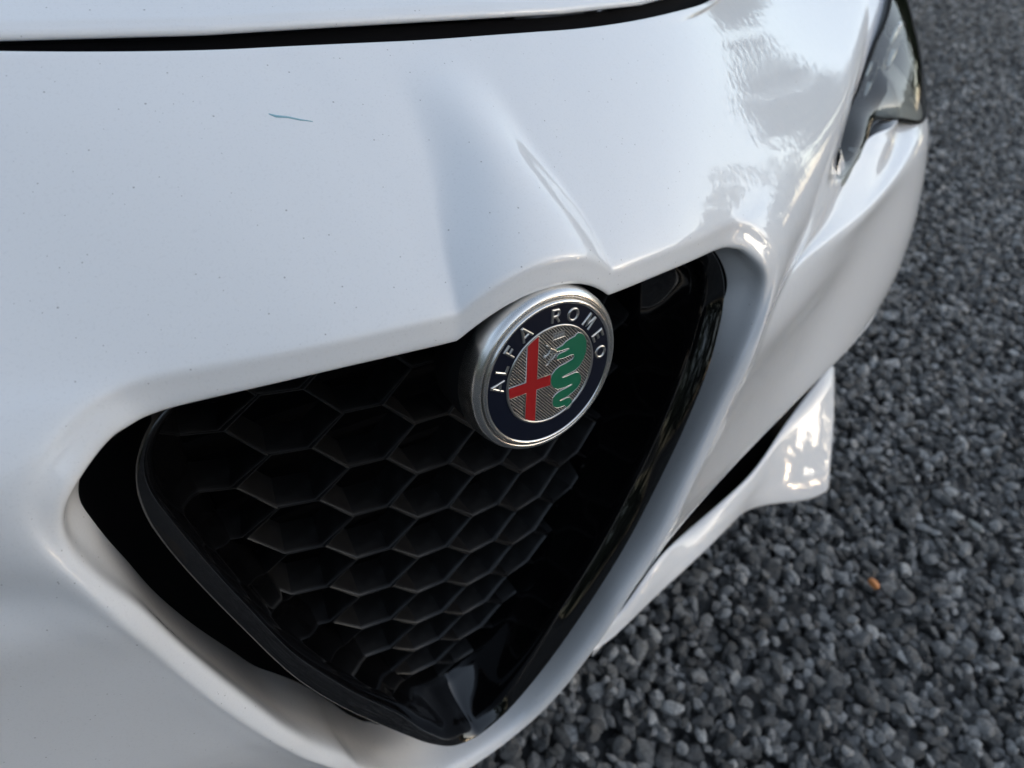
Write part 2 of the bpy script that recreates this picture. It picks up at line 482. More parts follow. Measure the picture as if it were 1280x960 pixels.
# light fairing, border rows kept
def fair(A, it, lam=.5, keep=2):
    for _ in range(it):
        B = (np.roll(A, 1, 0) + np.roll(A, -1, 0)) / 2
        Cc = A.copy(); Cc[:, 1:-1] = (A[:, :-2] + A[:, 2:]) / 2
        T = (B + Cc) / 2
        A[:, keep:-keep] += lam * (T - A)[:, keep:-keep]
    return A
rows = fair(rows, 5)
sid = (np.arange(len(rows)) / SUBS)
half_n = len(HALF) - 1
pos = np.where(sid <= half_n, sid, 2 * half_n - sid)
wgt = (np.clip((pos - 5.0) / 1.5, 0, 1) * np.clip((14.5 - pos) / 1.5, 0, 1))[:, None, None]
for _ in range(40):       # even out the tight upper corners along the ring, profiles stay crisp
    rows[:, :-3] += .5 * wgt * ((np.roll(rows, 1, 0) + np.roll(rows, -1, 0)) / 2 - rows)[:, :-3]
for _ in range(8):       # along the outer edge too
    e = rows[:, -3:]
    rows[:, -3:] = e + .4 * ((np.roll(e, 1, 0) + np.roll(e, -1, 0)) / 2 - e)
flat = rows.reshape(-1, 3)
flat = np.array([hump(p) for p in flat])
rows = flat.reshape(rows.shape)
# rolled return flange on the outer border
n_s, n_t = rows.shape[:2]
edge = rows[:, -1]; tang = edge - rows[:, -2]
tang /= np.linalg.norm(tang, axis=1, keepdims=True)
al = np.roll(edge, -1, 0) - np.roll(edge, 1, 0)
nrm = np.cross(al, tang); nrm /= np.linalg.norm(nrm, axis=1, keepdims=True)
ctr = np.array([0, .5, .45])
sgn = np.sign(((edge - ctr) * nrm).sum(1)); nrm *= sgn[:, None]
fl = []
for a in (22, 45, 68, 90):
    r = .0022; t = math.radians(a)
    fl.append(edge + tang * r * math.sin(t) - nrm * r * (1 - math.cos(t)))
fl.append(fl[-1] - nrm * .022)
rows = np.concatenate([rows] + [f[:, None] for f in fl], 1)
n_t = rows.shape[1]
bumper = mesh_obj('front_bumper', rows.reshape(-1, 3), grid_faces(n_s, n_t, close_n=True), M_paint, car)
BUMPER_ROWS = rows
GAP_EDGE = rows[:, n_t - 6]

# --- black surround closing the space between the painted wall and the grille frame
def surround():
    a = rows[:, 0]
    c = np.array([0, 0, .50])
    b1 = a + np.array([0, .030, 0]); b2 = c + (a - c) * np.array([.80, 1, .80]) + np.array([0, .045, 0])
    b0 = a + (c - a) * np.array([-.006, 0, -.006]) + np.array([0, .002, 0])
    A = np.stack([b0, b1, b2], 1)
    return mesh_obj('grille_surround', A.reshape(-1, 3), grid_faces(len(a), 3, close_n=True), M_gap, car)
surround()

# --- hood
def hood():
    xs = np.linspace(-.53, .53, 121)
    # points a few millimetres behind the bumper's top edge
    V = []
    nv = 60
    prof = [(.030, -.0075), (.004, -.0058), (.0008, -.0048), (-.0002, -.0034), (.0004, -.0017), (.0018, -.0006), (.004, 0.0)]
    for x in xs:
        g = gap_line(x)
        base = g + np.array([0, .0132, .0040])
        row = [base + np.array([0, a, b]) for a, b in prof]
        for k in range(1, nv):
            d = 1.08 * (k / (nv - 1))**1.6
            xx = x * (1 + .32 * d)
            y = base[1] + .003 + d * (1 - .25 * (abs(x) / .53)**2)
            z = base[2] + .26 * d - .085 * d * d - .03 * (x / .53)**2 * min(1, d * 2)
            row.append(np.array([xx, y, z]))
        V += row
    m = len(prof) + nv - 1
    return mesh_obj('hood', V, grid_faces(len(xs), m, flip=True), M_paint, car)
hood()
def seal():
    xs = np.linspace(-.52, .52, 81); V = []
    for x in xs:
        g = gap_line(x)
        V += [g + np.array([0, .0, -.020]), g + np.array([0, .014, -.020]), g + np.array([0, .024, -.006])]
    return mesh_obj('hood_seal', V, grid_faces(len(xs), 3, flip=True), M_dark, car)
seal()

# --- gloss black grille frame
def mesh_y(x, z):
    return .05 + .223 * (z - .55) + 1.105 * x * x + .409 * (z - .55)**2
MB = [(0, .690), (.055, .688), (.10, .678), (.135, .655), (.150, .622), (.1515, .595), (.149, .562), (.138, .524), (.127, .502), (.114, .465), (.100, .438), (.074, .389), (.046, .343), (.022, .311), (0, .298)]
MB = np.array([(x, mesh_y(x, z) - .004, z) for x, z in MB])
def closed_half(c, sub, n):
    d = resample(catmull(c, sub), n)
    return np.vstack([d, (d * np.array([-1, 1, 1]))[1:-1][::-1]])
T_l = closed_half(TRIM, 20, 180)
M_l = closed_half(MB, 20, 180)
def frame():
    n = len(T_l)
    inward = M_l - T_l
    inv = inward / np.linalg.norm(inward, axis=1, keepdims=True)
    along = np.roll(T_l, -1, 0) - np.roll(T_l, 1, 0)
    along /= np.linalg.norm(along, axis=1, keepdims=True)
    # in-plane inward direction and forward direction of the bead
    fwd = np.array([0, -1, 0]) - along * (along @ np.array([0, -1, 0]))[:, None]
    fwd /= np.linalg.norm(fwd, axis=1, keepdims=True)
    side_ = np.cross(along, fwd)
    side_ *= np.sign((side_ * inward).sum(1))[:, None]
    R = []
    fac = (.35 + .65 * np.clip((T_l[:, 2] - .284) / .10, 0, 1))[:, None]      # the bar thins out towards the tip
    def pt(a, b): return T_l + side_ * a * fac + fwd * b
    R += [pt(.006, -.055), pt(.002, -.020), pt(.0004, -.003), pt(0, -.0012), pt(.0003, -.0004), pt(.0009, 0), pt(.0018, -.0003)]
    R += [pt(.0040, -.0018), pt(.0070, -.0045), pt(.0090, -.0082), pt(.0100, -.0125)]
    P0 = pt(.0106, -.0160)
    for k in range(9):
        t = k / 8
        R.append(P0 * (1 - t) + M_l * t + side_ * (-.0020 * math.sin(math.pi * t)))
    R.append(M_l + np.array([0, .02, 0]))
    A = np.stack(R, 1)
    for _ in range(3):
        A = A + .5 * ((np.roll(A, 1, 0) + np.roll(A, -1, 0)) / 2 - A)
    return mesh_obj('grille_frame', A.reshape(-1, 3), grid_faces(len(A), A.shape[1], close_n=True), M_gloss, car, sharp=50)
frame()

# --- honeycomb grille: one shared cell mesh, each cell its own piece
def inside(poly, x, z):
    c = False; n = len(poly); j = n - 1
    for i in range(n):
        xi, zi = poly[i]; xj, zj = poly[j]
        if (zi > z) != (zj > z) and x < (xj - xi) * (z - zi) / (zj - zi) + xi: c = not c
        j = i
    return c
grille = bpy.data.objects.new('grille', None); link(grille, car)
HA, HB, HH = .0105, .0295, .018        # flat half-length, half-width, half-height of a cell
def hexagon(d):
    """the cell outline moved inwards by d"""
    pts = [(HA, -HH), (HB, 0), (HA, HH), (-HA, HH), (-HB, 0), (-HA, -HH)]
    out = []
    for i in range(6):
        p0, p1, p2 = np.array(pts[i - 1]), np.array(pts[i]), np.array(pts[(i + 1) % 6])
        e1 = (p1 - p0) / np.linalg.norm(p1 - p0); e2 = (p2 - p1) / np.linalg.norm(p2 - p1)
        n1 = np.array([-e1[1], e1[0]]); n2 = np.array([-e2[1], e2[0]])
        b = (n1 + n2); b /= (1 + n1 @ n2)
        out.append(p1 + b * d)
    return out
def cell_mesh():
    V = []; F = []
    loops = [(.00003, .022), (.00003, .0005), (.0003, .00005), (.0007, 0), (.0010, .0004), (.0013, .003), (.0022, .024)]   # inset, depth behind the front
    for d, y in loops:
        for (x, z) in hexagon(d):
            V.append((x, y, z))
    F = grid_faces(len(loops), 6, close_m=True)
    me = bpy.data.meshes.new('grille_cell'); me.from_pydata(V, [], F); me.update()
    me.polygons.foreach_set('use_smooth', [True] * len(me.polygons)); me.set_sharp_from_angle(angle=math.radians(35))
    me.materials.append(M_plastic)
    return me
cm = cell_mesh()
poly = [(p[0], p[2]) for p in M_l]
big = [(p[0] * 1.10, .48 + (p[2] - .48) * 1.07) for p in M_l]
for J in range(-6, 7):
    cx = -.114 + .0105 + .040 * (J + 3)
    for i in range(-12, 14):
        vz = .583 - .018 * (J + 3) - .036 * i        # z of the bottom flat
        cz = vz + HH
        if not inside(big, cx, cz): continue
        if not (inside(poly, cx, cz) or inside(poly, cx + .015, cz) or inside(poly, cx - .015, cz) or inside(poly, cx, cz + .012)): continue
        e = 1e-3
        nx = -(mesh_y(cx + e, cz) - mesh_y(cx - e, cz)) / (2 * e); nz = -(mesh_y(cx, cz + e) - mesh_y(cx, cz - e)) / (2 * e)
        n = Vector((nx, 1, nz)).normalized()
        xa = Vector((1, -nx, 0)).normalized()
        za = xa.cross(n).normalized()
        o = bpy.data.objects.new('grille_cell', cm)
        link(o, grille)
        sx = 1.0 / xa[0] if abs(xa[0]) > .5 else 1
        Mx = Matrix(((xa[0], n[0], za[0], cx), (xa[1], n[1], za[1], mesh_y(cx, cz)), (xa[2], n[2], za[2], cz), (0, 0, 0, 1)))
        o.matrix_world = Mx @ Matrix.Diagonal((sx * .998, 1, 1.0 / max(za[2], .5) * .998, 1))
# radiator shutter behind the honeycomb
for k in range(17):
    z = .27 + k * .026
    y = .115 + .2 * (z - .55)
    half = np.interp(z, [.25, .30, .45, .60, .70], [.02, .05, .12, .165, .165])
    box('radiator_slat', (-half, y, z), (half, y + .014, z + .006), M_dark, grille)
mesh_obj('radiator_back', [(-.23, .15, .20), (.23, .15, .20), (.23, .20, .72), (-.23, .20, .72)], [(0, 1, 2, 3)], M_dark, grille, smooth=False)

# --- round badge
TAU = math.radians(15)
BX = Vector((1, 0, 0)); BY = Vector((0, math.sin(TAU), math.cos(TAU))); BZ = Vector((0, -math.cos(TAU), math.sin(TAU)))
BM = Matrix(((BX[0], BY[0], BZ[0], 0), (BX[1], BY[1], BZ[1], 0), (BX[2], BY[2], BZ[2], .66), (0, 0, 0, 1))) @ Matrix.Scale(.001, 4)

def lathe(profile, seg):
    V = []
    for i in range(seg):
        a = 2 * math.pi * i / seg
        for r, z in profile: V.append((r * math.cos(a), r * math.sin(a), z))
    return V, grid_faces(seg, len(profile), close_n=True)
def arc(cx, cz, r, a0, a1, n):
    return [(cx + r * math.cos(math.radians(a0 + (a1 - a0) * k / (n - 1))), cz + r * math.sin(math.radians(a0 + (a1 - a0) * k / (n - 1)))) for k in range(n)]
prof_ring = [(43.6, -14), (43.6, -9.5), (43.15, -6.5), (42.95, -4.9), (42.7, -3.7), (42.3, -2.75), (41.7, -1.95), (40.9, -1.3), (40.1, -.95), (39.5, -.95), (39.05, -1.25), (38.85, -1.8), (38.8, -2.6), (38.4, -2.7)]
V, F = lathe(prof_ring, 160)
badge = mesh_obj('badge', V, F, M_satin, car, sharp=60)
badge.matrix_world = BM
def bpart(name, V, F, mat, sharp=None):
    o = mesh_obj(name, V, F, mat, badge, sharp=sharp)
    return o
V, F = lathe([(38.5, -2.9), (38.2, -.6), (37.9, -.05), (37.4, .25), (36.8, .2), (36.35, -.05), (36.1, -.5)], 160)
bpart('bezel', V, F, M_satin, 60)
V, F = lathe([(36.2, -.35), (35, -.28), (31, -.15), (26.0, -.05)], 160)
bpart('enamel_ring', V, F, M_navy)
V, F = lathe([(26.3, -.2), (26.2, .25), (25.9, .45), (25.4, .45), (25.0, .3), (24.9, -.2)], 140)
bpart('inner_ring', V, F, M_silver, 60)
# hatched silver field: raised diagonal ridges clipped by the circle
V = [(0, 0, -.12)]; F = []
seg = 96
for i in range(seg): V.append((25.2 * math.cos(2 * math.pi * i / seg), 25.2 * math.sin(2 * math.pi * i / seg), -.12))
for i in range(seg): F.append((0, 1 + i, 1 + (i + 1) % seg))
M_field = simple('hatch_floor', (.012, .012, .013), .6)
bpart('field', V, F, M_field)
V = []; F = []
ang = math.radians(-47)
du = np.array([math.cos(ang), math.sin(ang)]); dv = np.array([-du[1], du[0]])
k = -24.6
while k < 24.7:
    h = math.sqrt(max(25.0**2 - k * k, 0))
    b = len(V)
    for s in (-h, h):
        for off, zz in ((-.36, -.12), (-.16, .18), (.16, .18), (.36, -.12)):
            p = du * s + dv * (k + off); V.append((p[0], p[1], zz))
    F += [(b + j, b + j + 1, b + 5 + j, b + 4 + j) for j in range(3)]
    k += 1.18
o = bpart('hatching', V, F, M_silver); o['kind'] = 'stuff'

def extrude_poly(name, pts, z0, z1, mat, bev=.12):
    bm = bmesh.new()
    vs = [bm.verts.new((x, y, z0)) for x, y in pts]
    f = bm.faces.new(vs); bm.normal_update()
    if f.normal.z < 0: f.normal_flip()
    r = bmesh.ops.extrude_face_region(bm, geom=[f])
    for v in r['geom']:
        if isinstance(v, bmesh.types.BMVert): v.co.z = z1
    top = [g for g in r['geom'] if isinstance(g, bmesh.types.BMFace)]
    bmesh.ops.triangulate(bm, faces=bm.faces[:])
    bmesh.ops.recalc_face_normals(bm, faces=bm.faces[:])
    me = bpy.data.meshes.new(name); bm.to_mesh(me); bm.free()
    me.materials.append(mat)
    o = bpy.data.objects.new(name, me); link(o, badge)
    return o
def stroke(path, w, z0, z1, closed=False):
    """flat ribbon of half-width w with bevelled sides along a 2D path, mitred"""
    P = [np.array(p, float) for p in path]; n = len(P); V = []; F = []
    sec = ((-1.0, z0), (-.72, z1 * .75 + z0 * .25), (-.30, z1), (.30, z1), (.72, z1 * .75 + z0 * .25), (1.0, z0))
    for i in range(n):
        if closed: a, b = P[i - 1], P[(i + 1) % n]
        else: a, b = P[max(i - 1, 0)], P[min(i + 1, n - 1)]
        d1 = P[i] - a; d2 = b - P[i]
        d1 = d1 / (np.linalg.norm(d1) or 1); d2 = d2 / (np.linalg.norm(d2) or 1)
        if np.linalg.norm(P[i] - a) < 1e-9: d1 = d2
        if np.linalg.norm(b - P[i]) < 1e-9: d2 = d1
        n1 = np.array([-d1[1], d1[0]]); n2 = np.array([-d2[1], d2[0]])
        m = (n1 + n2) / max(1 + n1 @ n2, .35)
        for s, z in sec:
            q = P[i] + m * w * s; V.append((q[0], q[1], z))
    m = len(sec)
    for i in range(n if closed else n - 1):
        for j in range(m - 1):
            a = i * m + j; b = ((i + 1) % n) * m + j
            F.append((a, b, b + 1, a + 1))
    if not closed:
        F.append(tuple(range(m))); F.append(tuple(range((n - 1) * m, n * m))[::-1])
    return V, F
def join(parts):
    V = []; F = []
    for v, f in parts:
        b = len(V); V += v; F += [tuple(i + b for i in q) for q in f]
    return V, F
def ell(cx, cy, rx, ry, a0, a1, n):
    return [(cx + rx * math.cos(math.radians(a0 + (a1 - a0) * k / (n - 1))), cy + ry * math.sin(math.radians(a0 + (a1 - a0) * k / (n - 1)))) for k in range(n)]
# glyph strokes, cap height 1, origin at centre
GL = {
    'A': (.86, [([(-.43, -.5), (-.03, .5), (.03, .5), (.43, -.5)], False), ([(-.27, -.20), (.27, -.20)], False)]),
    'L': (.62, [([(-.27, .5), (-.27, -.44), (.31, -.44)], False)]),
    'F': (.62, [([(-.26, -.5), (-.26, .44), (.31, .44)], False), ([(-.26, .02), (.24, .02)], False)]),
    'R': (.70, [([(-.28, -.5), (-.28, .44), (.08, .44)] + ell(.08, .20, .24, .24, 80, -80, 9) + [(.08, -.05), (-.28, -.05)], False), ([(.02, -.05), (.33, -.5)], False)]),
    'O': (.98, [(ell(0, 0, .44, .44, 0, 350, 36), True)]),
    'M': (.94, [([(-.40, -.5), (-.33, .5), (-.29, .5), (0, -.22), (.29, .5), (.33, .5), (.40, -.5)], False)]),
    'E': (.62, [([(.31, .44), (-.26, .44), (-.26, -.44), (.31, -.44)], False), ([(-.26, .0), (.25, .0)], False)]),
}
HGT = 6.5
for ch, a in zip('ALFAROMEO', (-84.0, -67.5, -50.5, -31.5, 1.5, 21.5, 44.0, 65.0, 84.0)):
    w, strokes = GL[ch]
    V, F = join([stroke([(x * HGT, y * HGT) for x, y in p], .80, -.3, .40, c) for p, c in strokes])
    t = math.radians(a); rad = 31.0
    ca, sa = math.cos(-t), math.sin(-t)
    cx, cy = rad * math.sin(t), rad * math.cos(t)
    V = [(cx + x * ca - y * sa, cy + x * sa + y * ca, z) for x, y, z in V]
    o = bpart('letter', V, F, M_silver, 25)
# red cross: clipped against the round field
RF = 24.9
def circ_pts(x0, x1, top, n=8):
    s = 1 if top else -1
    return [(x, s * math.sqrt(RF * RF - x * x)) for x in np.linspace(x0, x1, n)]
cross = circ_pts(-15.0, -8.6, True) + [(-8.5, .55), (-.4, .45), (-.2, -2.4), (-.2, -5.7), (-8.5, -5.4)] + circ_pts(-8.5, -14.9, False) + [(-14.9, -5.2)] + \
        [(-math.sqrt(RF * RF - y * y), y) for y in np.linspace(-5.2, .8, 6)] + [(-15.0, .7)]
extrude_poly('cross', cross, -.1, .30, M_red)
V, F = stroke(cross[::-1], .30, -.1, .36, True)
bpart('cross_outline', V, F, M_silver)
SERP = [(13.83, 18.05), (15.08, 18.45), (17.23, 17.53), (19.24, 15.61), (20.67, 12.7), (21.11, 9.83), (21.04, 6.16), (19.93, 2.78), (17.83, -0.32), (15.31, -1.88), (11.69, -2.59), (6.52, -3.16), (7.09, -3.82), (11.77, -3.66), (15.17, -3.35), (17.38, -4.2), (19.03, -6.41), (19.42, -8.95), (18.88, -10.71), (17.35, -12.87), (14.38, -14.64), (11.17, -15.97), (6.02, -16.4), (6.59, -17.0), (10.79, -16.57), (12.88, -17.31), (14.25, -19.52), (14.18, -21.99), (12.96, -23.2), (10.95, -23.9), (10.99, -22.58), (9.52, -20.81), (7.39, -20.78), (4.73, -20.56), (2.53, -19.02), (1.58, -16.48), (1.92, -13.69), (3.12, -12.18), (5.64, -11.14), (9.28, -10.7), (13.74, -10.19), (13.31, -9.57), (9.22, -9.96), (4.5, -9.69), (1.8, -7.91), (0.08, -4.96), (-0.28, -2.41), (0.42, 0.15), (2.17, 2.03), (4.62, 3.32), (8.17, 3.81), (12.64, 4.81), (13.57, 6.13), (12.96, 7.24), (11.38, 7.49), (7.3, 7.15), (2.2, 7.6), (2.84, 9.21), (3.62, 10.32), (7.54, 10.71), (10.06, 11.08), (9.5, 11.7), (5.43, 11.8), (2.65, 11.96), (1.55, 13.5), (5.75, 14.39), (7.17, 15.53), (9.13, 16.42), (13.14, 17.13)]
extrude_poly('serpent', SERP, -.1, .34, M_green)
V, F = stroke(SERP[::-1], .26, -.1, .42, True)
bpart('serpent_outline', V, F, M_silver)
# little relief figure held by the serpent, and its crown
V, F = join([stroke(p, w, -.1, .5) for p, w in [
    ([(2.7, 11.6), (.3, 13.6), (-1.6, 14.6)], .75), ([(-1.6, 14.6), (-3.0, 16.5), (-4.2, 17.0)], .42), ([(-1.2, 14.2), (-2.4, 12.1), (-4.6, 11.0)], .5),
    ([(.4, 13.2), (-.4, 9.6), (-2.4, 6.4), (-3.6, 6.3)], .45), ([(2.4, 11.0), (.8, 9.2), (-.6, 8.2)], .4)]] + [stroke(ell(-4.5, 11.2, .55, .55, 0, 330, 10), .5, -.1, .55, True)])
bpart('figure', V, F, M_silver, 30)
V, F = join([stroke(p, w, -.1, .42) for p, w in [([(-.2, 18.6), (7.0, 18.9)], .55)] + [([(x, 19.0), (x - .4, 22.2 + (.9 if k % 2 else 0))], .36) for k, x in enumerate((.4, 2.0, 3.6, 5.2, 6.7))] + [([(.2, 20.6), (6.6, 20.8)], .22)]])
bpart('crown', V, F, M_silver, 30)
# socket behind the badge
V, F = lathe([(43.3, -13.5), (42.5, -22), (41, -40), (0, -40)], 60)
bpart('socket', V, F, M_gap)

# --- splitter blades under the bumper
BLADE_LOW = np.array([(.098, -.034, .333), (.11, -.035, .326), (.19, -.0235, .337), (.28, -.007, .325), (.345, .008, .312), (.375, .0135, .300), (.43, .010, .282), (.50, -.004, .266), (.518, -.0035, .268)])
BLADE_UP = np.array([(.112, -.030, .340), (.14, -.0245, .3425), (.18, -.0105, .366), (.25, .0085, .3475), (.32, .0195, .3445), (.39, .035, .3355), (.48, .066, .343), (.575, .0925, .366), (.588, .095, .362)])
def blade(sx):
    a = resample(catmull(BLADE_LOW, 12), 70); b = resample(catmull(BLADE_UP, 12), 70)
    rows = []
    for p, q in zip(a, b):
        d = q - p; L = np.linalg.norm(d)
        up = np.array([0, 0, 1.]); n = np.cross(np.array([1., .25, 0]), d); n /= np.linalg.norm(n)
        if n[2] < 0: n = -n
        r = [p + np.array([0, .02, -.012]), p - n * .012 + d * .02, p - n * .004 - d / L * .002, p - d / L * .001, p + n * .002 + d / L * .003]
        for t in (.2, .4, .6, .8): r.append(p + d * t + n * (.0035 * math.sin(math.pi * t) if L > .03 else .001))
        r += [q + n * .001 - d / L * .002, q - n * .001, q + np.array([0, -.003, -.03])]
        rows.append(r)
    V = np.array(rows)
    V = fair2(V, 14)
    # close the outer end with a rounded rim
    end = V[-1]; c = end.mean(0)
    cap1 = end + np.array([.004, .0, -.002]); cap1 = c + (cap1 - c) * .97 + np.array([.0, 0, 0])
    cap2 = c + (end - c) * .55 + np.array([.005, .001, -.004]); cap3 = c + (end - c) * .02 + np.array([.005, .001, -.005])
    V = np.concatenate([V, cap1[None], cap2[None], cap3[None]], 0).reshape(-1, 3)
    V = V * np.array([sx, 1, 1])
    return mesh_obj('splitter_blade', V, grid_faces(73, len(rows[0]), flip=sx < 0), M_paint, car, sharp=70)
def fair2(A, it):
    for _ in range(it):
        B = A.copy(); B[1:-1] = (A[:-2] + A[2:]) / 2
        A = A + .5 * (B - A)
    return A
blade(1); blade(-1)
# black intake behind the slit and the under tray
def intake(sx):
    xs = np.linspace(.10, .84, 40); V = []
    for x in xs:
        y = np.interp(x, [.1, .2, .3, .45, .6, .75, .85], [.015, .02, .045, .088, .13, .205, .38])
        V += [(sx * x, y + .012, np.interp(x, [.1, .2, .45, .85], [.37, .425, .455, .455]) - .004), (sx * x, y + .03, .36), (sx * x, y + .02, .305), (sx * x, y - .030, .290), (sx * x, y - .026, .275), (sx * x, y + .10, .20), (sx * x, y + .4, .16)]
    return mesh_obj('lower_intake', V, grid_faces(len(xs), 7, flip=sx > 0), M_dark, car)
intake(1); intake(-1)

# --- headlights
HUP = np.array([(.4165, .1225, .6225), (.413, .1235, .6245), (.422, .132, .6300), (.45, .152, .634), (.49, .178, .649), (.54, .206, .665), (.60, .242, .685), (.66, .277, .704), (.71, .315, .720), (.765, .362, .734), (.82, .43, .745)])
HLO = np.array([(.4185, .1208, .6200), (.4290, .1190, .6165), (.465, .1345, .6235), (.51, .159, .637), (.56, .181, .638), (.61, .180, .634), (.68, .190, .621), (.75, .235, .626), (.82, .315, .64), (.875, .43, .655)])
def lens_material():
    m, nt, b = new_mat('clear_lens')
    L = nt.links
    out = nt.nodes['Material Output']; nt.nodes.remove(b)
    tr = node(nt, 'ShaderNodeBsdfTransparent'); tr.inputs[0].default_value = (.80, .82, .79, 1)
    gl = node(nt, 'ShaderNodeBsdfGlossy'); gl.inputs['Roughness'].default_value = .015
    fr = node(nt, 'ShaderNodeFresnel'); fr.inputs[0].default_value = 1.5
    mx = node(nt, 'ShaderNodeMixShader')
    L.new(fr.outputs[0], mx.inputs[0]); L.new(tr.outputs[0], mx.inputs[1]); L.new(gl.outputs[0], mx.inputs[2])
    L.new(mx.outputs[0], out.inputs['Surface'])
    return m
M_lens = lens_material()
M_house = simple('headlight_housing', (.045, .045, .042), .45)
M_reflector = simple('headlight_reflector', (.35, .35, .34), .15, metal=1.0)
def headlight(sx):
    a = resample(catmull(HUP, 10), 60); b = resample(catmull(HLO, 10), 60)
    mirror = np.array([sx, 1, 1])
    root = bpy.data.objects.new('headlight', None); link(root, car)
    def sheet(name, inset, bulge, mat, back=0.0, n=14):
        rows = []
        for p, q in zip(a, b):
            r = []
            for k in range(n):
                t = k / (n - 1)
                s = p + (q - p) * t
                w = np.linalg.norm(q - p)
                r.append(s + np.array([.25, -.7, .35]) * bulge * min(1, w / .08) * math.sin(math.pi * t) + np.array([-.1, .9, -.3]) * back)
            rows.append(r)
        return mesh_obj(name, (np.array(rows) * mirror).reshape(-1, 3), grid_faces(60, n, flip=sx > 0), mat, root)
    sheet('lens', 0, .012, M_lens, back=-.001)
    # housing bowl
    rows = []
    for p, q in zip(a, b):
        w = min(1, np.linalg.norm(q - p) / .09)
        r = []
        for k in range(17):
            t = k / 16
            s = p + (q - p) * t
            depth = (.006 + .05 * w) * (1 - abs(2 * t - 1)**4) + .001
            r.append(s + np.array([-.1, .9, -.25]) * depth)
        rows.append(r)
    mesh_obj('housing', (np.array(rows) * mirror).reshape(-1, 3), grid_faces(60, 17, flip=sx > 0), M_house, root)
    # bright running-light strip along the upper edge and two shallow reflector bowls
    P = resample(catmull(HUP, 10), 60)
    rows = []
    for k in range(6, 52):
        c = P[k] * .86 + b[k] * .14 + np.array([-.005, .012, -.004])
        tdir = P[k + 1] - P[k - 1]; tdir /= np.linalg.norm(tdir)
        u = np.cross(tdir, [0, 0, 1.]); u /= np.linalg.norm(u); v = np.cross(u, tdir)
        rows.append([c + (u * math.cos(t) + v * math.sin(t)) * .0032 for t in np.linspace(0, 2 * math.pi, 9)[:-1]])
    mesh_obj('light_strip', (np.array(rows) * mirror).reshape(-1, 3), grid_faces(len(rows), 8, close_m=True, flip=sx < 0), M_reflector, root)
    for cx, cy, cz, R in ((.60, .235, .655, .020), (.68, .268, .672, .024)):
        V, F = lathe([(R * 1.08, 0), (R * 1.06, -.006), (R, -.004), (R * .8, .012), (R * .45, .024), (R * .1, .028)], 32)
        o = mesh_obj('projector', V, F, M_reflector, root)
        dirv = Vector((sx * .35, -.9, .15)).normalized()
        o.rotation_euler = (-dirv).to_track_quat('Z', 'Y').to_euler()
        o.location = (sx * cx, cy, cz)
    # dark rubber line round the lens
    loop = np.vstack([a, b[::-1]])
    rows = []
    n = len(loop)
    for k in range(n):
        tdir = loop[(k + 1) % n] - loop[k - 1]; tdir /= max(np.linalg.norm(tdir), 1e-9)
        u = np.cross(tdir, [.2, -.8, .4]); u /= max(np.linalg.norm(u), 1e-9); v = np.cross(u, tdir)
        rows.append([loop[k] + np.array([0, .0015, -.0008]) + (u * math.cos(t) + v * math.sin(t)) * .0019 for t in np.linspace(0, 2 * math.pi, 7)[:-1]])
    mesh_obj('lens_seal', (np.array(rows) * mirror).reshape(-1, 3), grid_faces(n, 6, close_n=True, close_m=True, flip=sx < 0), M_gap, root)
headlight(1); headlight(-1)

# --- rest of the body: fenders, doors, cabin, wheels
def lerp_tab(y, tab):
    return np.interp(y, [t[0] for t in tab], [t[1] for t in tab])
ZT = [(.40, .755), (.8, .842), (1.2, .885), (1.6, .915), (2.5, .945), (3.4, .965), (4.3, .98), (4.62, .94)]
XT = [(.40, .79), (.8, .83), (1.2, .83), (2.5, .81), (3.6, .80), (4.4, .76), (4.62, .66)]
XM = [(.40, .885), (.6, .905), (1.0, .92), (2.5, .925), (3.6, .925), (4.3, .89), (4.62, .76)]
WHEELS = (.82, 3.62)
def z_bottom(y):
    z = .20
    for w in WHEELS:
        d = abs(y - w)
        if d < .37: z = max(z, .325 + math.sqrt(.37**2 - d * d))
    return z
def side_panel(name, y0, y1, sx, top=None):
    n = max(int((y1 - y0) / .012), 8); V = []
    for i in range(n + 1):
        y = y0 + (y1 - y0) * i / n
        zt, xt, xm, zb = lerp_tab(y, ZT), lerp_tab(y, XT), lerp_tab(y, XM), z_bottom(y)
        key = []
        if top is not None: key += [np.array(top(y))]
        key += [np.array([xt, y, zt]), np.array([(xt + xm) / 2 + .022, y, zt - .055]), np.array([xm, y, .66]), np.array([xm + .002, y, .52]), np.array([xm - .03, y, .20])]
        c = catmull(np.array(key), 8)
        c = c[c[:, 2] >= zb - 1e-4] if (c[:, 2] < zb).any() else c
        if c[-1][2] > zb + .003: c = np.vstack([c, c[-1] + np.array([0, 0, zb - c[-1][2]])])
        c = resample(c, 26)
        r = [c[0] + np.array([-.004, 0, -.02])] + list(c) + [c[-1] + np.array([-.03, 0, .004])]
        V += r
    V = np.array(V) * np.array([sx, 1, 1])
    return mesh_obj(name, V, grid_faces(n + 1, 28, flip=sx > 0), M_paint, car)
def hood_side(y):
    d = np.clip((y - .389) / .81, 0, 1.08)
    g = gap_line(.53)
    return (.53 * (1 + .32 * d) + .004, y, g[2] + .0035 + .26 * d - .085 * d * d - .03 * min(1, 2 * d))
M_glass = simple('tinted_glass', (.01, .012, .012), .03, coat=1.0, coat_rough=.01)
M_tyre = simple('tyre_rubber', (.018, .018, .018), .75)
M_alloy = simple('alloy', (.30, .30, .31), .3, metal=1.0)
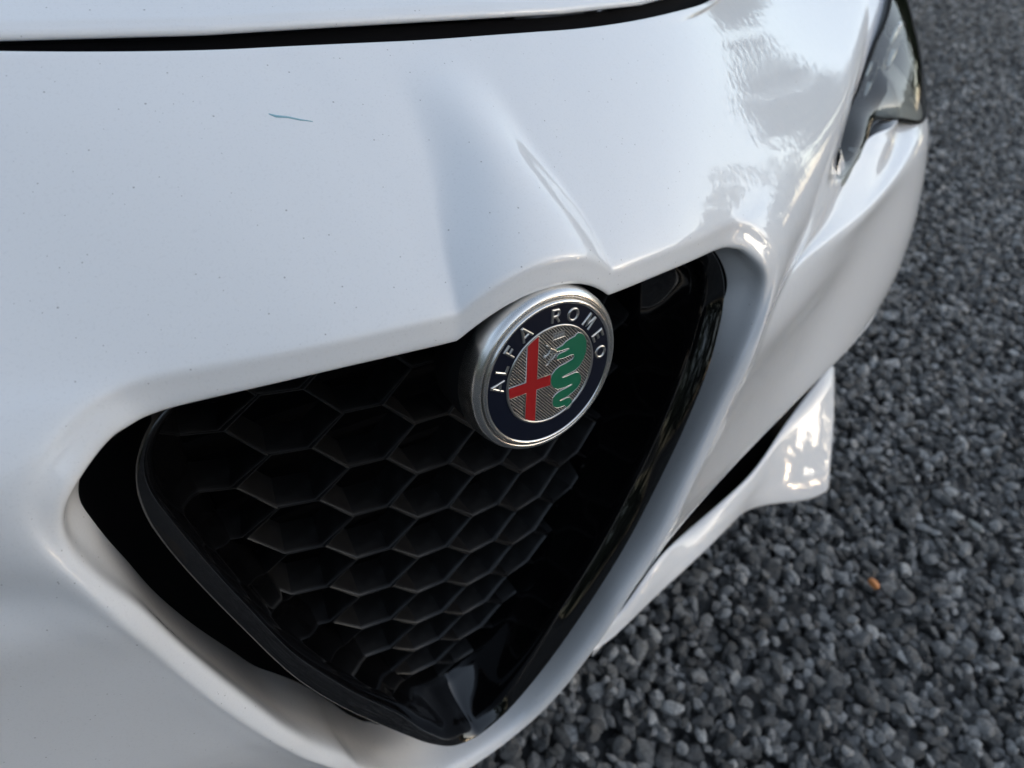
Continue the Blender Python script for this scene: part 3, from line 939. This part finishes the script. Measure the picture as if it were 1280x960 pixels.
for sx in (1, -1):
    side_panel('fender', .405, 1.255, sx, hood_side)
    side_panel('door', 1.26, 2.44, sx)
    side_panel('door', 2.445, 3.24, sx)
    side_panel('quarter_panel', 3.245, 4.62, sx)
    # side glass
    V = []
    tabb = [(1.32, .93, 1.0), (1.75, .955, 1.19), (2.2, .965, 1.34), (2.9, .98, 1.34), (3.5, .99, 1.20), (3.9, 1.0, 1.02)]
    for y, zb, zt in tabb:
        V += [(sx * .80, y, zb - .03), (sx * (.80 - .42 * (zt - zb) * .9), y, zt)]
    mesh_obj('side_window', V, grid_faces(len(tabb), 2, flip=sx < 0), M_glass, car)
    for wy in WHEELS:
        w = bpy.data.objects.new('wheel', None); link(w, car)
        V, F = lathe([(.225, -.10), (.29, -.115), (.318, -.105), (.328, -.08), (.330, 0), (.328, .08), (.318, .105), (.29, .115), (.235, .105), (.228, .09)], 72)
        t = mesh_obj('tyre', V, F, M_tyre, w)
        V, F = lathe([(.232, .095), (.226, .104), (.218, .098), (.214, .06), (.21, -.09)], 72)
        r = mesh_obj('rim', V, F, M_alloy, w)
        bm_parts = []
        for k in range(5):
            a0 = 2 * math.pi * k / 5
            for da in (-.16, .16):
                V1 = []
                for rr, hw, zz in ((.05, .016, .085), (.13, .017, .088), (.216, .020, .086)):
                    a = a0 + da * (rr / .216)
                    for s_, z_ in ((-hw, zz - .03), (-hw * .8, zz), (hw * .8, zz), (hw, zz - .03)):
                        V1.append((rr * math.cos(a) - s_ * math.sin(a), rr * math.sin(a) + s_ * math.cos(a), z_))
                bm_parts.append((V1, grid_faces(3, 4, close_m=True)))
        bm_parts.append(lathe([(.06, .055), (.058, .088), (.03, .094), (.0, .095)], 24))
        V, F = join(bm_parts)
        mesh_obj('spokes', V, F, M_alloy, w, sharp=30)
        V, F = lathe([(.17, .02), (.17, .04), (.07, .04), (.07, .02)], 48)
        mesh_obj('brake_disc', V, F, M_satin, w, sharp=30)
        w.location = (sx * .80, wy, .325)
        w.rotation_euler = (0, math.pi / 2 * sx, 0)
    # wheel-house liner
    for wy in WHEELS:
        V = []
        for k in range(21):
            a = math.pi * k / 20
            for x in (.55, .89): V.append((sx * x, wy + .385 * math.cos(a), .325 + .385 * math.sin(a)))
        mesh_obj('wheel_liner', V, grid_faces(21, 2, flip=sx < 0), M_dark, car)
    # door mirror
    V = []
    for k in range(13):
        a = math.pi * k / 12
        for j in range(16):
            b_ = 2 * math.pi * j / 16
            V.append((sx * (.98 - .105 * math.cos(a)), 1.62 + .06 * math.sin(a) * math.cos(b_) * (1 if math.cos(b_) < 0 else .6), 1.02 + .065 * math.sin(a) * math.sin(b_)))
    mm = mesh_obj('door_mirror', V, grid_faces(13, 16, close_m=True, flip=sx < 0), M_paint, car)
def strip(name, tab, mat, n=31, crown=.04):
    """tab rows: y, z, half width"""
    T = catmull(np.array(tab, float), 8); V = []
    for y, z, hw in T:
        for k in range(n):
            u = -1 + 2 * k / (n - 1)
            V.append((hw * u, y + .05 * u * u * (1 if y < 2.2 else -1) * (mat is M_glass), z - crown * u * u))
    return mesh_obj(name, V, grid_faces(len(T), n), mat, car)
strip('cowl', [(1.12, .885, .71), (1.26, .93, .72), (1.34, .935, .72)], M_gap)
strip('windshield', [(1.26, .95, .70), (1.6, 1.13, .64), (2.0, 1.33, .56)], M_glass)
strip('roof', [(2.0, 1.335, .565), (2.35, 1.405, .56), (2.8, 1.425, .55), (3.2, 1.39, .54)], M_paint)
strip('rear_window', [(3.2, 1.385, .54), (3.6, 1.21, .60), (3.98, 1.03, .66)], M_glass)
strip('boot_lid', [(3.98, 1.03, .74), (4.3, 1.05, .73), (4.55, 1.06, .66), (4.61, .95, .66)], M_paint)
strip('rear_bumper', [(4.6, .96, .70), (4.645, .75, .76), (4.65, .5, .78), (4.6, .25, .76)], M_paint, crown=.0)
box('underbody', (-.74, .22, .15), (.74, 4.5, .30), M_dark, car)

# small blue-green scrape on the paint
from mathutils.bvhtree import BVHTree
bumper_tree = BVHTree.FromPolygons([Vector(v) for v in BUMPER_ROWS.reshape(-1, 3)], grid_faces(BUMPER_ROWS.shape[0], BUMPER_ROWS.shape[1], close_n=True))
def snap(p, n):
    n = Vector(n).normalized()
    h = bumper_tree.ray_cast(Vector(p) + n * .03, -n, .08)
    return np.array(h[0] if h[0] is not None else p)
M_scrape = simple('blue_scrape', (.24, .42, .48), .5)
def sliver(name, pts, nrm, widths, mat, thick=.00025):
    n = np.array(nrm) / np.linalg.norm(nrm); P = np.array([snap(p, nrm) for p in pts])
    V = []
    for k, p in enumerate(P):
        t = P[min(k + 1, len(P) - 1)] - P[max(k - 1, 0)]; t /= np.linalg.norm(t)
        u = np.cross(n, t); u /= np.linalg.norm(u)
        w = widths[k]
        V += [p + u * w - n * .0004, p + u * w * .6 + n * thick, p - u * w * .6 + n * thick, p - u * w - n * .0004]
    return mesh_obj(name, V, grid_faces(len(P), 4), mat, bumper)
sliver('scrape_mark', [(-.08869, .11347, .74600), (-.0863, .11177, .74549), (-.08173, .11024, .74536), (-.07737, .1081, .74482), (-.07247, .10625, .74444)], (-.118, -.446, .887),
       [.0002, .00085, .0006, .0005, .00015], M_scrape)
M_chip = simple('stone_chip', (.05, .045, .04), .6)
for p, n, r in (((.37065, .17001, .69777), (.275, -.496, .824), .0013), ((.10434, .04796, .70441), (.203, -.557, .805), .0005), ((.17826, .0929, .7121), (.277, -.541, .794), .0005)):
    c = snap(p, n); n = np.array(n); u = np.cross(n, [0, 0, 1.]); u /= np.linalg.norm(u); v = np.cross(n, u)
    V = [c + n * .0003] + [c + (u * math.cos(2 * math.pi * k / 9) * (1 + .3 * math.sin(k * 2.3)) + v * math.sin(2 * math.pi * k / 9) * .7) * r - n * .0003 for k in range(9)]
    mesh_obj('stone_chip', V, [(0, 1 + k, 1 + (k + 1) % 9) for k in range(9)], M_chip, bumper)

# ------------------------------------------------------------------ small things on the gravel
M_orange = simple('orange_stone', (.62, .24, .075), .55)
def pebble(name, loc, size, mat, label, cat, seed):
    bm = bmesh.new(); bmesh.ops.create_icosphere(bm, subdivisions=3, radius=1)
    r = np.random.default_rng(seed); planes = [(lambda q: q / np.linalg.norm(q))(r.normal(size=3)) for _ in range(9)]
    for v in bm.verts:
        p = np.array(v.co)
        for q in planes:
            d = p @ q
            if d > .72: p = p - q * (d - .72) * .9
        v.co = p * size
    me = bpy.data.meshes.new(name); bm.to_mesh(me); bm.free()
    me.polygons.foreach_set('use_smooth', [True] * len(me.polygons)); me.materials.append(mat)
    o = link(bpy.data.objects.new(name, me)); o.location = loc; o.rotation_euler = (.4, .3, .9)
    return tag(o, label, cat)
pebble('pebble', (.720, -.087, .019), np.array([.0105, .0085, .007]), M_orange, 'small orange pebble lying alone on the dark gravel right of the grille', 'pebble', 4)
M_pale = simple('pale_stone', (.26, .26, .24), .6)
pebble('stone', (.985, -.110, .020), np.array([.021, .011, .008]), M_pale, 'pale grey flat stone on the dark gravel right of the orange pebble', 'stone', 11)

# ------------------------------------------------------------------ trees mirrored in the paint
def leaf_material():
    m, nt, b = new_mat('leaves')
    at = node(nt, 'ShaderNodeTexNoise'); at.inputs['Scale'].default_value = .8
    tc = node(nt, 'ShaderNodeTexCoord'); nt.links.new(tc.outputs['Object'], at.inputs['Vector'])
    mix = node(nt, 'ShaderNodeMix', data_type='RGBA')
    mix.inputs['A'].default_value = (.035, .055, .02, 1); mix.inputs['B'].default_value = (.09, .11, .045, 1)
    nt.links.new(at.outputs['Fac'], mix.inputs['Factor']); nt.links.new(mix.outputs['Result'], b.inputs['Base Color'])
    b.inputs['Roughness'].default_value = .6
    return m
M_leaf = leaf_material()
M_bark = simple('bark', (.06, .048, .038), .85)
def leaf_cloud(centres, radii, per, size, rng):
    C = np.repeat(np.array(centres), per, 0); Rr = np.repeat(np.array(radii), per, 0)
    n = len(C)
    d = rng.normal(size=(n, 3)); d /= np.linalg.norm(d, axis=1, keepdims=True)
    p = C + d * Rr * (rng.random((n, 1))**.45)
    a = rng.normal(size=(n, 3)); a /= np.linalg.norm(a, axis=1, keepdims=True)
    b = np.cross(a, rng.normal(size=(n, 3))); b /= np.linalg.norm(b, axis=1, keepdims=True)
    sz = size * (.6 + .8 * rng.random((n, 1)))
    V = np.stack([p - a * sz, p + b * sz * .5, p + a * sz, p - b * sz * .5], 1).reshape(-1, 3)
    F = np.arange(4 * n).reshape(-1, 4)
    return V, F
def fast_mesh(name, V, F, mat, parent=None):
    me = bpy.data.meshes.new(name)
    me.vertices.add(len(V)); me.vertices.foreach_set('co', np.asarray(V, np.float32).ravel())
    k = F.shape[1]
    me.loops.add(F.size); me.loops.foreach_set('vertex_index', F.ravel().astype(np.int32))
    me.polygons.add(len(F)); me.polygons.foreach_set('loop_start', np.arange(0, F.size, k, dtype=np.int32))
    me.update(calc_edges=True); me.materials.append(mat)
    return link(bpy.data.objects.new(name, me), parent)
def tube(pts, radii, seg=8):
    P = np.array(pts, float); V = []
    for k, p in enumerate(P):
        t = P[min(k + 1, len(P) - 1)] - P[max(k - 1, 0)]; t /= np.linalg.norm(t)
        u = np.cross(t, [.3, 1, .1]); u /= np.linalg.norm(u); v = np.cross(t, u)
        V += [p + (u * math.cos(2 * math.pi * j / seg) + v * math.sin(2 * math.pi * j / seg)) * radii[k] for j in range(seg)]
    return V, grid_faces(len(P), seg, close_m=True)
def tree(loc, h, label):
    root = bpy.data.objects.new('tree', None); link(root); root.location = loc
    tag(root, label, 'tree')
    parts = [tube([(0, 0, 0), (.05, .02, h * .25), (0, .08, h * .5), (.1, 0, h * .8)], [.17, .13, .10, .04])]
    cs = []; rs = []
    for k in range(9):
        a = k * 2.4; r = h * (.12 + .12 * RNG.random()); z = h * (.38 + .5 * k / 9)
        e = np.array([r * math.cos(a), r * math.sin(a), z])
        parts.append(tube([(0, .04, z * .72), e * [.6, .6, .93], e], [.06, .04, .02], 6))
        for _ in range(5):
            cs.append(e + RNG.normal(size=3) * h * .075); rs.append(np.array([1, 1, .75]) * h * (.07 + .05 * RNG.random()))
    cs.append(np.array([0, 0, h * .95])); rs.append(np.array([.5, .5, .5]))
    V, F = join(parts)
    mesh_obj('trunk', V, F, M_bark, root)
    V, F = leaf_cloud(cs, rs, 110, .085, RNG)
    fast_mesh('crown', V, F, M_leaf, root)
tree((19.0, 1.0, 0), 4.7, 'leafy tree mirrored in the white paint above the right corner of the grille')
def woodland():
    cs = []; rs = []; trunks = []
    for k in range(150):
        az = math.radians(k * 2.4 + RNG.normal() * .8); d = 27 + 9 * RNG.random()
        h = 5.0 + 2.6 * RNG.random()
        if 130 < (k * 2.4) % 360 < 300: h = 6.5 + 2.5 * RNG.random(); d = 15 + 6 * RNG.random()  # unseen front and left trees, taller and nearer to darken lips and left flank
        if 62 < (k * 2.4) % 360 < 112: h = 4.3 + 2.0 * RNG.random(); d = 23 + 5 * RNG.random()
        x, y = d * math.sin(az), d * math.cos(az)
        if abs(math.degrees(az) % 360 - 87) < 5: continue
        trunks.append(tube([(x, y, 0), (x + .1, y, h * .5), (x, y, h * .8)], [.2, .14, .05], 6))
        for _ in range(34 if 55 < (k * 2.4) % 360 < 120 else 11):
            z = h * (.12 + .82 * RNG.random()); w = 1.5 * (1 - .55 * z / h)
            cs.append((x + RNG.normal() * w * .7, y + RNG.normal() * w * .7, z)); rs.append(np.array([1, 1, .8]) * (.55 + .55 * RNG.random()))
    V, F = leaf_cloud(cs, rs, 75, .23, RNG)
    o = fast_mesh('woodland', V, F, M_leaf)
    tag(o, 'far belt of leafy trees round the gravel yard, mirrored in the paint, unseen and raised at front and left to dim it', 'wood', kind='stuff')
    V, F = join(trunks)
    mesh_obj('trunks', V, F, M_bark, o)
woodland()
